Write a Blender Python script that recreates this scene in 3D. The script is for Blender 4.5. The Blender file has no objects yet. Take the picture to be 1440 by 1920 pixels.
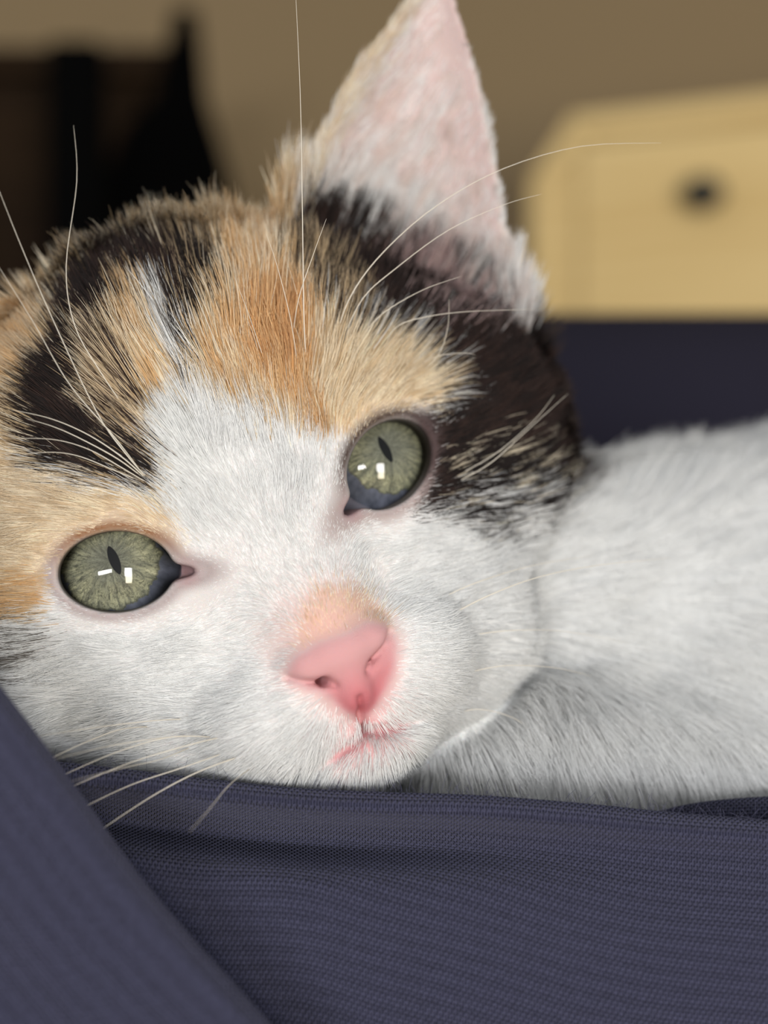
import bpy, bmesh, math, random
import numpy as np
from mathutils import Vector, Matrix
from mathutils.bvhtree import BVHTree
from mathutils.kdtree import KDTree

rng = np.random.default_rng(7)
random.seed(7)
ZC = 0.62                      # camera height (m)
F = 960 / math.tan(math.radians(18.35))   # focal length in pixels of the 1440x1920 frame

# ------------------------------------------------------------------ camera, world, lights, exposure
scn = bpy.context.scene
col = scn.collection
cam_d = bpy.data.cameras.new('camera')
cam = bpy.data.objects.new('camera', cam_d)
col.objects.link(cam)
cam.location = (0, 0, ZC)
cam.rotation_euler = (math.pi / 2, 0, 0)
cam_d.sensor_fit = 'VERTICAL'
cam_d.sensor_height = 36
cam_d.lens = 18 / math.tan(math.radians(18.35))
cam_d.clip_start = 0.01
cam_d.dof.use_dof = True
cam_d.dof.focus_distance = 0.1545
cam_d.dof.aperture_fstop = cam_d.lens / 4.2
scn.camera = cam

world = bpy.data.worlds.new('world')
scn.world = world
world.use_nodes = True
wb = world.node_tree.nodes['Background']
wb.inputs[0].default_value = (0.98, 0.99, 1.0, 1)
wb.inputs[1].default_value = 0.29


def area(name, loc, target, sx, sy, power, color):
    d = bpy.data.lights.new(name, 'AREA')
    d.shape = 'RECTANGLE'
    d.size, d.size_y = sx, sy
    d.energy = power
    d.color = color
    o = bpy.data.objects.new(name, d)
    col.objects.link(o)
    o.location = loc
    o.rotation_euler = (Vector(target) - Vector(loc)).to_track_quat('-Z', 'Y').to_euler()
    return o


# The lights behind the camera are those mirrored in the kitten's eyes: a window (white above, warmer below) and a bright bar of a tube lamp,
# on the far side of the room; nothing else but the even light of the room.
KH = (-0.012, 0.16, ZC)
area('window_offscreen', (0.81, -2.05, ZC), KH, 0.42, 0.48, 16.4, (1.0, 0.99, 0.98))
area('window_lower_pane_offscreen', (0.855, -2.05, ZC - 0.448), KH, 0.38, 0.36, 10.2, (1.0, 0.88, 0.66))
area('tube_lamp_offscreen', (-0.457, -2.05, ZC), KH, 0.74, 0.176, 15.4, (1.0, 0.99, 0.98)).rotation_euler.rotate_axis('Z', 0.24)
scn.view_settings.view_transform = 'Standard'
scn.view_settings.look = 'None'
scn.view_settings.gamma = 1
scn.view_settings.use_curve_mapping = False
scn.view_settings.exposure = 0.7
scn.cycles.max_bounces = 6
scn.cycles.diffuse_bounces = 3
scn.cycles.transparent_max_bounces = 12

# ------------------------------------------------------------------ helpers


def lin(r, g, b):
    return tuple(((c / 255) / 12.92 if c / 255 < 0.04045 else ((c / 255 + 0.055) / 1.055) ** 2.4) for c in (r, g, b))


def wpos(p):
    """camera-frame millimetres -> world metres"""
    p = np.asarray(p, float)
    return p * 0.001 + np.array([0, 0, ZC])


def px2cam(u, v, depth):
    u, v, depth = np.broadcast_arrays(np.asarray(u, float), np.asarray(v, float), np.asarray(depth, float))
    return np.stack([(u - 720) / F * depth, depth, (960 - v) / F * depth], -1)


def cam2px(P):
    return np.stack([720 + F * P[..., 0] / P[..., 1], 960 - F * P[..., 2] / P[..., 1]], -1)


def mat(name, color=(0.8, 0.8, 0.8), rough=0.6, spec=0.3):
    m = bpy.data.materials.new(name)
    m.use_nodes = True
    b = m.node_tree.nodes['Principled BSDF']
    b.inputs['Base Color'].default_value = (*color, 1)
    b.inputs['Roughness'].default_value = rough
    b.inputs['Specular IOR Level'].default_value = spec
    return m


def nd(m, t, **kw):
    n = m.node_tree.nodes.new(t)
    for k, v in kw.items():
        setattr(n, k, v)
    return n


def lk(m, a, b):
    m.node_tree.links.new(a, b)


def mesh_obj(name, verts, faces, material, parent=None, smooth=True):
    me = bpy.data.meshes.new(name)
    me.from_pydata([tuple(v) for v in verts], [], [tuple(f) for f in faces])
    me.update()
    if smooth:
        me.polygons.foreach_set('use_smooth', np.ones(len(me.polygons), bool))
    o = bpy.data.objects.new(name, me)
    col.objects.link(o)
    me.materials.append(material)
    if parent is not None:
        o.parent = parent
    return o


def bm_obj(name, bm, material, parent=None, smooth=False):
    me = bpy.data.meshes.new(name)
    bm.to_mesh(me)
    bm.free()
    if smooth:
        me.polygons.foreach_set('use_smooth', np.ones(len(me.polygons), bool))
    o = bpy.data.objects.new(name, me)
    col.objects.link(o)
    me.materials.append(material)
    if parent is not None:
        o.parent = parent
    return o


def box_bm(lo, hi, bevel=0.0):
    bm = bmesh.new()
    bmesh.ops.create_cube(bm, size=1)
    lo, hi = Vector(lo), Vector(hi)
    for v in bm.verts:
        v.co = Vector([(lo[i] + hi[i]) / 2 + v.co[i] * (hi[i] - lo[i]) for i in range(3)])
    if bevel:
        bmesh.ops.bevel(bm, geom=bm.edges[:], offset=bevel, segments=2, affect='EDGES', profile=0.5)
    return bm


def tag(o, label=None, cat=None, group=None, kind=None):
    if label: o['label'] = label
    if cat: o['category'] = cat
    if group: o['group'] = group
    if kind: o['kind'] = kind
    return o


def empty(name, loc=(0, 0, 0)):
    o = bpy.data.objects.new(name, None)
    col.objects.link(o)
    o.location = loc
    return o


def part(name, bm, material, parent, smooth=False):
    """a part built in world coordinates, parented to an Empty that stands at its own place"""
    o = bm_obj(name, bm, material, parent, smooth)
    o.matrix_parent_inverse = Matrix.Translation(parent.location).inverted()
    return o


def curves_obj(name, pts, sizes, radius, colors, material, parent=None):
    """strands: pts (N,3) world, sizes per strand, radius (N,), colors (N,4) or None"""
    hc = bpy.data.hair_curves.new(name)
    hc.add_curves([int(s) for s in sizes])
    hc.attributes['position'].data.foreach_set('vector', np.ascontiguousarray(pts, np.float32).ravel())
    ra = hc.attributes.get('radius') or hc.attributes.new('radius', 'FLOAT', 'POINT')
    ra.data.foreach_set('value', np.ascontiguousarray(radius, np.float32))
    if colors is not None:
        ca = hc.attributes.new('col', 'FLOAT_COLOR', 'POINT')
        ca.data.foreach_set('color', np.ascontiguousarray(colors, np.float32).ravel())
    o = bpy.data.objects.new(name, hc)
    col.objects.link(o)
    hc.materials.append(material)
    if parent is not None:
        o.parent = parent
    return o


def catmull(C, n):
    """C (k,3...) control rows -> n samples along axis 0"""
    k = len(C)
    t = np.linspace(0, k - 1 - 1e-9, n)
    i = np.floor(t).astype(int)
    f = (t - i).reshape((-1,) + (1,) * (C.ndim - 1))
    g = lambda j: C[np.clip(j, 0, k - 1)]
    p0, p1, p2, p3 = g(i - 1), g(i), g(i + 1), g(i + 2)
    return 0.5 * (2 * p1 + (p2 - p0) * f + (2 * p0 - 5 * p1 + 4 * p2 - p3) * f ** 2 + (3 * p1 - p0 - 3 * p2 + p3) * f ** 3)


def grid_faces(nu, nv):
    i = np.arange(nu * nv).reshape(nu, nv)
    return np.stack([i[:-1, :-1], i[1:, :-1], i[1:, 1:], i[:-1, 1:]], -1).reshape(-1, 4)


# ------------------------------------------------------------------ setting
def wall_material(name, c, scale):
    m = mat(name, c, 0.9, 0.1)
    n = nd(m, 'ShaderNodeTexNoise')
    n.inputs['Scale'].default_value = scale
    r = nd(m, 'ShaderNodeValToRGB')
    r.color_ramp.elements[0].color = (*[x * 0.9 for x in c], 1)
    r.color_ramp.elements[1].color = (*[x * 1.08 for x in c], 1)
    lk(m, n.outputs['Fac'], r.inputs[0])
    lk(m, r.outputs[0], m.node_tree.nodes['Principled BSDF'].inputs['Base Color'])
    return m


M_wall = wall_material('wall_paint', lin(141, 122, 93), 3)
M_floor = wall_material('floor_boards', lin(120, 96, 70), 6)


def wood_material(name, c1, c2):
    m = mat(name, c1, 0.7, 0.06)
    tc = nd(m, 'ShaderNodeTexCoord')
    mp = nd(m, 'ShaderNodeMapping')
    mp.inputs['Scale'].default_value = (1.2, 6, 22)
    n = nd(m, 'ShaderNodeTexNoise')
    n.inputs['Scale'].default_value = 2.2
    n.inputs['Detail'].default_value = 6
    r = nd(m, 'ShaderNodeValToRGB')
    r.color_ramp.elements[0].position = 0.35
    r.color_ramp.elements[1].position = 0.68
    r.color_ramp.elements[0].color = (*c2, 1)
    r.color_ramp.elements[1].color = (*c1, 1)
    lk(m, tc.outputs['Object'], mp.inputs[0])
    lk(m, mp.outputs[0], n.inputs['Vector'])
    lk(m, n.outputs['Fac'], r.inputs[0])
    lk(m, r.outputs[0], m.node_tree.nodes['Principled BSDF'].inputs['Base Color'])
    return m


M_pine = wood_material('pale_pine', lin(228, 202, 146), lin(212, 182, 124))
M_darkwood = wood_material('dark_wood', lin(46, 33, 20), lin(32, 22, 13))
M_black = mat('black_lacquer', lin(5, 5, 5), 0.9, 0.03)
M_blackcloth = mat('black_wool', lin(4, 4, 4), 0.95, 0.02)
M_knob = mat('black_knob', lin(26, 28, 24), 0.4, 0.4)

tag(bm_obj('floor', box_bm((-2.5, -2.5, -0.05), (2.5, 2.0, 0.0)), M_floor), 'brown boarded floor of the room', 'floor', kind='structure')
tag(bm_obj('wall_back', box_bm((-2.5, 1.9, 0.0), (2.5, 2.0, 2.5)), M_wall), 'taupe painted wall behind the wooden drawers', 'wall', kind='structure')
tag(bm_obj('baseboard_back', box_bm((-2.5, 1.885, 0.0), (2.5, 1.9, 0.09), 0.004), mat('baseboard_paint', lin(200, 192, 180), 0.5)),
    'pale baseboard along the taupe wall', 'baseboard', kind='structure')

# chest of drawers: turned, so that its top edge climbs to the right of the picture; its near corner is chamfered
DR = empty('chest_of_drawers', (0.1363, 1.45, 0))
tag(DR, 'pale pine chest of drawers with round black knobs against the taupe wall', 'chest of drawers')
DW, DD, DH = 0.80, 0.38, 0.9885


def prism_bm(poly, y0, y1):
    bm = bmesh.new()
    a = [bm.verts.new((x, y0, z)) for x, z in poly]
    b = [bm.verts.new((x, y1, z)) for x, z in poly]
    bm.faces.new(a[::-1])
    bm.faces.new(b)
    for i in range(len(poly)):
        j = (i + 1) % len(poly)
        bm.faces.new((a[i], a[j], b[j], b[i]))
    bmesh.ops.recalc_face_normals(bm, faces=bm.faces[:])
    return bm


def dpart(name, lo, hi, m=None, bevel=0.003, parent=None):
    return bm_obj(name, box_bm(lo, hi, bevel), m or M_pine, parent or DR)


dpart('side_panel', (0, 0.0, 0.06), (0.02, DD, 0.9306))
dpart('side_panel', (DW - 0.02, 0.0, 0.06), (DW, DD, DH - 0.02))
bm_obj('corner_panel', prism_bm([(0, 0.9306), (0.043, DH), (0.06, DH - 0.02), (0.02, 0.9306)], 0.0, DD), M_pine, DR)
dpart('top', (0.043, 0.0, DH - 0.02), (DW, DD, DH))
dpart('back_panel', (0.02, DD - 0.012, 0.08), (DW - 0.02, DD, DH - 0.06))
bm_obj('front_stile', prism_bm([(0.0205, 0.08), (0.048, 0.08), (0.048, DH - 0.034), (0.0205, 0.9306)], 0.002, 0.02), M_pine, DR)
dpart('front_stile', (DW - 0.048, 0.002, 0.08), (DW - 0.021, 0.02, DH - 0.021))
dpart('front_rail', (0.062, 0.002, 0.965), (DW - 0.05, 0.02, DH - 0.021))
dpart('front_rail', (0.05, 0.002, 0.08), (DW - 0.05, 0.02, 0.12))
for xx in (0.035, DW - 0.035):
    for yy in (0.03, DD - 0.03):
        bm = bmesh.new()
        bmesh.ops.create_cone(bm, segments=16, radius1=0.016, radius2=0.024, depth=0.06, cap_ends=True)
        bmesh.ops.translate(bm, verts=bm.verts[:], vec=(xx, yy, 0.03))
        bm_obj('leg', bm, M_pine, DR)


def knob_bm(x, y, z):
    prof = [(0.0001, -0.026), (0.010, -0.0255), (0.0145, -0.022), (0.0155, -0.018), (0.013, -0.013), (0.007, -0.009), (0.006, -0.004), (0.009, 0.0)]
    bm = bmesh.new()
    rings = []
    for r, yy in prof:
        rings.append([bm.verts.new((x + 1.25 * r * math.cos(a), y + yy, z + r * math.sin(a))) for a in np.linspace(0, 2 * math.pi, 20, endpoint=False)])
    for a, b in zip(rings[:-1], rings[1:]):
        for i in range(20):
            bm.faces.new((a[i], a[(i + 1) % 20], b[(i + 1) % 20], b[i]))
    return bm


zs = [0.122, 0.34, 0.56, 0.775, 0.963]
for k in range(4):
    fr = dpart('drawer', (0.0505, -0.008, zs[k] + 0.003), (DW - 0.0505, 0.016, zs[k + 1] - 0.003), M_pine, 0.004)
    for kx in (0.170, DW - 0.170):
        bm_obj('knob', knob_bm(kx, -0.008, zs[k + 1] - 0.063), M_knob, fr, True)
DR.rotation_euler = (0, 0, math.radians(-25))

# dark cabinet with a black post and a black garment hung at its edge, far out of focus
CB = empty('cabinet', (-0.505, 1.45, 0))
tag(CB, 'tall dark brown cabinet out of focus behind the kitten', 'cabinet')
for nm, lo, hi in (('side_panel', (-0.30, 0, 0.05), (-0.275, 0.36, 1.03)), ('side_panel', (0.275, 0, 0.05), (0.30, 0.36, 1.03)),
                   ('top', (-0.31, -0.01, 1.03), (0.31, 0.36, 1.055)), ('back_panel', (-0.275, 0.34, 0.07), (0.275, 0.355, 1.03)),
                   ('door', (-0.273, -0.002, 0.07), (-0.002, 0.018, 1.026)), ('door', (0.002, -0.002, 0.07), (0.273, 0.018, 1.026)),
                   ('plinth', (-0.29, 0.02, 0.0), (0.29, 0.34, 0.05))):
    bm_obj(nm, box_bm(lo, hi, 0.003), M_darkwood, CB)

PS = empty('clothes_stand', (-0.254, 1.28, 0))
tag(PS, 'black upright stand in front of the dark cabinet', 'stand')
bm_obj('post', box_bm((-0.022, -0.02, 0.02), (0.022, 0.02, 1.007), 0.006), M_black, PS)
bm_obj('foot', box_bm((-0.035, -0.16, 0.0), (0.035, 0.16, 0.025), 0.006), M_black, PS)
bm_obj('crossbar', box_bm((0.022, -0.008, 0.80), (0.20, 0.008, 0.825), 0.004), M_black, PS)

# hanging garment: a swept, folded cloth cone from a hanger point
rows = [(-0.010, 0.010, -0.006), (-0.014, 0.014, 0.02), (-0.024, 0.018, 0.066), (-0.046, 0.024, 0.088), (-0.053, 0.029, 0.102), (-0.068, 0.038, 0.133), (-0.073, 0.045, 0.186), (-0.078, 0.055, 0.26), (-0.08, 0.06, 0.42), (-0.082, 0.062, 0.62), (-0.085, 0.065, 0.84)]
vs, fs = [], []
NG = 48
for (x0, x1, dz) in rows:
    for i in range(NG):
        a = 2 * math.pi * i / NG
        cx, rx = (x0 + x1) / 2, (x1 - x0) / 2
        w = 1 + 0.10 * math.sin(7 * a) * min(1, dz / 0.3)
        ry = (0.008 + 0.026 * min(1, dz / 0.25)) * w
        vs.append((1.098 * (cx + rx * math.cos(a)), ry * math.sin(a), ZC + 1.098 * (0.411 - dz)))
for j in range(len(rows) - 1):
    for i in range(NG):
        fs.append((j * NG + i, (j + 1) * NG + i, (j + 1) * NG + (i + 1) % NG, j * NG + (i + 1) % NG))
fs.append(tuple(range(NG)))
ga = mesh_obj('garment', vs, fs, M_blackcloth)
ga.location = (-0.182, 1.409, 0)
tag(ga, 'black cloth garment hanging down beside the dark cabinet', 'garment')

# ------------------------------------------------------------------ kitten: one continuous skin surface from a distance field
def rot(r, p, y):
    c, s = math.cos, math.sin
    Rz = np.array([[c(y), -s(y), 0], [s(y), c(y), 0], [0, 0, 1]])
    Rx = np.array([[1, 0, 0], [0, c(p), -s(p)], [0, s(p), c(p)]])
    Ry = np.array([[c(r), 0, s(r)], [0, 1, 0], [-s(r), 0, c(r)]])
    return Ry @ Rx @ Rz


HR = rot(math.radians(-21.8), math.radians(3.8), math.radians(15.5))   # head frame -> camera frame
HT = np.array([-12.76, 160.0, -0.4])


def h2c(p):
    return np.asarray(p, float) @ HR.T + HT


def c2h(p):
    return (np.asarray(p, float) - HT) @ HR


f32 = np.float32


def smin(a, b, k):
    h = np.maximum(k - np.abs(a - b), 0) / k
    return np.minimum(a, b) - h * h * k * 0.25


def smax(a, b, k):
    return -smin(-a, -b, k)


def ell(P, c, r):
    q = P - np.array(c, f32)
    r = np.array(r, f32)
    k0 = np.sqrt(((q / r) ** 2).sum(-1))
    k1 = np.sqrt(((q / (r * r)) ** 2).sum(-1)) + f32(1e-6)
    return k0 * (k0 - 1) / k1


def cap(P, a, b, ra, rb=None):
    a = np.array(a, f32)
    b = np.array(b, f32)
    rb = ra if rb is None else rb
    ba = b - a
    t = np.clip(((P - a) @ ba) / (ba @ ba), 0, 1)
    return np.sqrt(((P - a - t[:, None] * ba) ** 2).sum(-1)) - (ra + (rb - ra) * t).astype(f32)


# --- eyes: frame of each opening (head frame)
EYES = {}
for s in (-1, 1):
    c = np.array([s * 14.7, 8.0, 0.0])
    # the opening faces the spot of the photograph where the lids part
    a = HR.T @ {-1: np.array([.125, -.99, .015]), 1: np.array([.245, -.97, .02])}[s]
    a /= np.linalg.norm(a)
    up = np.array([0, 0, 1.0])
    lat = np.cross(up, a) * 1.0
    lat = lat / np.linalg.norm(lat)
    if lat[0] * s < 0: lat = -lat
    up = np.cross(lat, a) if s < 0 else np.cross(a, lat)
    if up[2] < 0: up = -up
    sl = math.radians(19)
    ex = lat * math.cos(sl) + up * math.sin(sl)
    ey = up * math.cos(sl) - lat * math.sin(sl)
    EYES[s] = (c, a, ex, ey)
RE = 8.6          # eyeball radius


def open_dist(P, s):
    """distance (mm, approx) to the lid opening's outline, negative inside; also the axial coordinate"""
    c, a, ex, ey = EYES[s]
    q = P - c.astype(f32)
    x, y, w = q @ ex.astype(f32), q @ ey.astype(f32), q @ a.astype(f32)
    bb = np.where(y > 0, 4.15, 3.95).astype(f32)
    f = np.power(np.abs(x) / 5.75, 1.9) + np.power(np.abs(y) / bb, 2.0)
    d = (np.power(f + 1e-9, 0.52) - 1) * 4.4
    # inner corner
    f2 = np.sqrt(((x + 6.1) / 1.7) ** 2 + ((y + 0.25) / 0.65) ** 2)
    d2 = (f2 - 1) * 0.65
    return smin(d, d2, 0.9), w


# --- ear geometry (kitten's left ear; the other is its mirror image in the head frame)
def ear_frame():
    Bi = c2h(px2cam(566, 415, 179))
    Bo = c2h(px2cam(985, 600, 187))
    Tp = c2h(px2cam(832, -78, 184))
    o = (Bi + Bo) / 2
    w = Tp - o
    H = np.linalg.norm(w)
    w = w / H
    u = Bo - Bi
    u -= w * (u @ w)
    u /= np.linalg.norm(u)
    n = np.cross(u, w)
    if n[1] > 0: n = -n
    return o, u, w, n, H


EO, EU, EW, EN, EH = ear_frame()


def ear_plane(px):
    """pixels -> (u, w) on the ear plane"""
    out = []
    camh = c2h(np.zeros(3))
    for (x, y) in px:
        d = c2h(px2cam(x, y, 100.0)) - camh
        t = ((EO - camh) @ EN) / (d @ EN)
        q = camh + d * t - EO
        out.append((q @ EU, q @ EW))
    return np.array(out)


eL = ear_plane([(500, 520), (540, 430), (562, 370), (592, 288), (640, 190), (684, 112), (752, 22), (800, -45), (828, -76)])
eR = ear_plane([(1000, 700), (985, 600), (963, 510), (943, 425), (930, 335), (893, 140), (858, 20), (846, -40), (836, -76)])


def ear_dist(P):
    q = P - EO.astype(f32)
    u, w, n = q @ EU.astype(f32), q @ EW.astype(f32), q @ EN.astype(f32)
    uL = np.interp(w, eL[:, 1], eL[:, 0]).astype(f32)
    uR = np.interp(w, eR[:, 1], eR[:, 0]).astype(f32)
    uc, hw = (uL + uR) / 2, np.maximum((uR - uL) / 2, 0.3)
    t = np.clip((u - uc) / hw, -1.4, 1.4)
    pw = np.clip(1 - w / EH, 0, 1.25)
    n0 = -(1 - t * t) * (1.0 + 8.0 * pw ** 1.1) + 0.8 * t * pw
    thick = 0.55 + 0.5 * pw
    d1 = (np.abs(n - n0) - thick) * 0.72
    d2 = (np.abs(u - uc) - hw) * 0.9
    d3 = w - EH
    d4 = -(w + 9)
    return smax(smax(d1, np.maximum(d2, d3), 0.7), d4, 0.5)


def mir(P):
    return P * np.array([-1, 1, 1], f32)


def far_ear(P):
    """the other ear, laid out sideways: its points brought into the frame of the upright ear"""
    p = mir(P) + np.array([8.0, 0, 0], f32)
    piv = (EO - EU * 11.0).astype(f32)
    q = p - piv
    u, w, n = q @ EU.astype(f32), q @ EW.astype(f32), q @ EN.astype(f32)
    c, s_ = math.cos(0.75), math.sin(0.75)
    u0, w0 = u * c - w * s_, u * s_ + w * c
    return (piv + u0[:, None] * EU + w0[:, None] * EW + n[:, None] * EN).astype(f32)


def near(P, c, r):
    q = P - np.array(c, f32)
    return (q * q).sum(-1) < r * r


NOSTRIL = [(1.75, -17.5), (2.3, -17.0), (3.3, -16.5), (4.4, -16.0), (5.5, -15.2)]
PHIL = [(0, -19.6), (0, -21.5), (0, -23.4)]
MOUTH = [(0, -23.4), (1.6, -24.1), (3.6, -24.4), (7.5, -25.0)]


def seg2(xz, line):
    """2-D distance to a polyline"""
    best = None
    for (a, b) in zip(line[:-1], line[1:]):
        a, b = np.array(a, f32), np.array(b, f32)
        ba = b - a
        t = np.clip(((xz - a) @ ba) / (ba @ ba), 0, 1)
        d = np.sqrt(((xz - a - t[:, None] * ba) ** 2).sum(-1))
        best = d if best is None else np.minimum(best, d)
    return best


def sdf_head(P):
    Q = P.copy()
    Q[:, 0] = np.abs(Q[:, 0])                    # symmetric skull
    d = ell(Q, (0, 22, 7.5), (31, 27, 25))
    d = smin(d, ell(Q, (16, 17, -6), (20, 16, 16)), 8)
    d = smin(d, ell(Q, (26.5, 20, 1), (15.5, 15, 15)), 8)
    d = smin(d, ell(Q, (0, 8, -8), (19, 14, 15)), 8)
    d = smin(d, ell(Q, (12.5, 9.5, 7.5), (8, 7.5, 5.5)), 6)         # brow
    d = smin(d, cap(Q, (0, 6.5, 7), (0, -6.6, -11.0), 8.0, 4.6), 6)   # bridge of the nose
    d = smin(d, ell(Q, (6.2, -2.4, -19.0), (8.6, 8.6, 6.6)), 4)     # whisker pad
    d = smin(d, ell(Q, (0, -2.2, -26.0), (7.0, 7.2, 3.6)), 2.5)       # chin
    d = smin(d, ell(Q, (0, 4, -22), (13, 10, 8)), 6)                # jaw
    d = smin(d, ell(Q, (12.5, 9.5, -19.5), (13.5, 12, 12)), 5)      # cheek and jowl
    # eyelids
    for s in (-1, 1):
        c = EYES[s][0]
        m = near(P, c, 19)
        if m.any():
            p = P[m]
            dm = d[m]
            lid = np.sqrt(((p - c.astype(f32)) ** 2).sum(-1)) - (RE + 0.5)
            dm = smin(dm, lid, 2.6)
            od, w = open_dist(p, s)
            hole = smax(od, 1.0 - w, 0.5)
            dm = smax(dm, -hole, 0.7)
            c_, a_, ex_, ey_ = EYES[s]
            dm = smin(dm, ell(p, c_ - ex_ * 6.75 - ey_ * 0.3 + a_ * 4.6, (1.1, 1.1, 1.1)), 0.5)
            d[m] = dm
    # nose, nostrils, philtrum, mouth
    m = near(P, (0, -9, -18), 15)
    if m.any():
        p = Q[m]
        dm = d[m]
        no = ell(p, (0, -9.0, -14.9), (5.0, 3.9, 2.9))
        no = smin(no, ell(p, (3.7, -8.8, -14.9), (1.9, 2.9, 1.7)), 1.2)
        no = smin(no, ell(p, (0, -8.6, -18.4), (2.5, 3.7, 3.0)), 1.8)
        no = smin(no, ell(p, (2.9, -8.3, -17.7), (2.2, 2.8, 1.2)), 1.0)
        dm = smin(dm, no, 1.4)
        xz = p[:, [0, 2]]
        front = np.clip((-4.0 - p[:, 1]) / 2.0, 0, 1)
        dm = dm + 0.45 * np.exp(-(seg2(xz, NOSTRIL) / 0.36) ** 2) * front
        dm = dm + 0.75 * np.exp(-(seg2(xz, PHIL) / 0.42) ** 2) * front
        dm = dm + 0.85 * np.exp(-(seg2(xz, MOUTH) / 0.55) ** 2) * front * np.clip((6.5 - p[:, 0]) / 4, 0, 1)
        hole = cap(P[m], (-2.5, -14, -17.1), (-2.7, -7.5, -16.4), 0.68, 0.5)
        hole = np.minimum(hole, cap(P[m], (2.2, -14, -17.2), (2.6, -9.5, -16.5), 0.26, 0.2))
        dm = smax(dm, -hole, 0.5)
        d[m] = dm
    # ears
    for s in (1, -1):
        p = P if s == 1 else far_ear(P)
        m = near(p, EO + EW * EH * 0.4, 38)
        if m.any():
            d[m] = smin(d[m], ear_dist(p[m]), 2.4)
    return d


# body, in the camera frame: chest and shoulder to the side, trunk behind, legs and tail curled on the blanket
BODY = [((50, 219, -18), (26, 34, 21)), ((35, 197, -25), (16, 19, 12)), ((16, 192, -23), (12, 12, 11)), ((84, 236, -13), (46, 40, 25)), ((125, 244, -13), (36, 38, 25)), ((10, 177, -29), (20, 10, 9))]


def sdf_body(P):
    d = None
    for c, r in BODY:
        e = ell(P, c, r)
        d = e if d is None else smin(d, e, 12)
    d = smin(d, cap(P, (8, 174, -30.5), (58, 180, -30.5), 7.5, 8.0), 6)     # folded near foreleg
    d = smin(d, cap(P, (62, 192, -31), (30, 180, -32.5), 7.0, 5.5), 6)     # foreleg
    d = smin(d, cap(P, (135, 222, -26), (104, 204, -31), 9.0, 6.0), 6)      # hind leg
    d = smin(d, cap(P, (152, 250, -22), (150, 205, -32), 6.0, 4.5), 5)      # tail
    d = smin(d, cap(P, (150, 205, -32), (112, 188, -33), 4.5, 3.2), 3)
    return d


def sdf(Pc):
    Ph = c2h(Pc).astype(f32)
    dh = sdf_head(Ph)
    db = sdf_body(Pc.astype(f32))
    neck = cap(Pc.astype(f32), (0, 190, -8), (40, 212, -13), 15, 17)
    return smin(dh, smin(db, neck, 8), 1.5)


def axis(segs):
    out = [segs[0][0]]
    for a, b, st in segs:
        n = max(1, int(round((b - a) / st)))
        out += list(np.linspace(a, b, n + 1)[1:])
    return np.array(out, f32)


gx = axis([(-92, -48, 1.7), (-48, -40, 0.7), (-40, 12, 0.36), (12, 34, 0.6), (34, 46, 1.0), (46, 166, 2.2)])
gy = axis([(138, 170, 0.36), (170, 196, 0.6), (196, 214, 1.0), (214, 292, 2.2)])
gz = axis([(-50, -30, 1.1), (-30, 14, 0.36), (14, 72, 0.6)])
nx, ny, nz = len(gx), len(gy), len(gz)
D = np.empty((nx, ny, nz), f32)
YY, ZZ = np.meshgrid(gy, gz, indexing='ij')
for i0 in range(0, nx, 8):
    i1 = min(nx, i0 + 8)
    X = np.broadcast_to(gx[i0:i1, None, None], (i1 - i0, ny, nz))
    P = np.stack([X, np.broadcast_to(YY, X.shape), np.broadcast_to(ZZ, X.shape)], -1).reshape(-1, 3)
    D[i0:i1] = sdf(P).reshape(i1 - i0, ny, nz)


def surface_nets(D, gx, gy, gz):
    sg = D < 0
    nx, ny, nz = D.shape
    acc = np.zeros((nx - 1, ny - 1, nz - 1), np.uint8)
    for a in (0, 1):
        for b in (0, 1):
            for c in (0, 1):
                acc += sg[a:nx - 1 + a, b:ny - 1 + b, c:nz - 1 + c]
    ci = np.argwhere((acc > 0) & (acc < 8))
    idx = -np.ones(acc.shape, np.int32)
    idx[tuple(ci.T)] = np.arange(len(ci))
    G = [gx, gy, gz]
    S0 = np.zeros((len(ci), 3))
    W0 = np.zeros(len(ci))
    for ax in range(3):
        o1, o2 = [k for k in range(3) if k != ax]
        for a in (0, 1):
            for b in (0, 1):
                p = ci.copy()
                p[:, o1] += a
                p[:, o2] += b
                q = p.copy()
                q[:, ax] += 1
                d0, d1 = D[tuple(p.T)], D[tuple(q.T)]
                m = (d0 < 0) != (d1 < 0)
                t = np.where(m, d0 / np.where(m, d0 - d1, 1), 0)
                pos = np.stack([G[k][p[:, k]] for k in range(3)], 1).astype(float)
                pos[:, ax] += t * (G[ax][q[:, ax]] - G[ax][p[:, ax]])
                S0 += pos * m[:, None]
                W0 += m
    V = S0 / W0[:, None]
    quads = []
    for ax in range(3):
        o1, o2 = (ax + 1) % 3, (ax + 2) % 3
        sl0 = [slice(None)] * 3
        sl1 = [slice(None)] * 3
        sl0[ax], sl1[ax] = slice(0, -1), slice(1, None)
        e = np.argwhere(sg[tuple(sl0)] != sg[tuple(sl1)])
        ok = (e[:, o1] > 0) & (e[:, o2] > 0) & (e[:, o1] < D.shape[o1] - 1) & (e[:, o2] < D.shape[o2] - 1)
        e = e[ok]
        inside0 = sg[tuple(e.T)]
        q = []
        for a, b in ((-1, -1), (0, -1), (0, 0), (-1, 0)):
            c = e.copy()
            c[:, o1] += a
            c[:, o2] += b
            q.append(idx[tuple(c.T)])
        q = np.stack(q, 1)
        q[~inside0] = q[~inside0][:, ::-1]
        quads.append(q)
    return V, np.concatenate(quads)


V, Q = surface_nets(D, gx, gy, gz)
del D
E2 = np.concatenate([Q[:, [0, 1]], Q[:, [1, 2]], Q[:, [2, 3]], Q[:, [3, 0]]])
_cnt = np.bincount(E2[:, 0], minlength=len(V)) + np.bincount(E2[:, 1], minlength=len(V))


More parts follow.
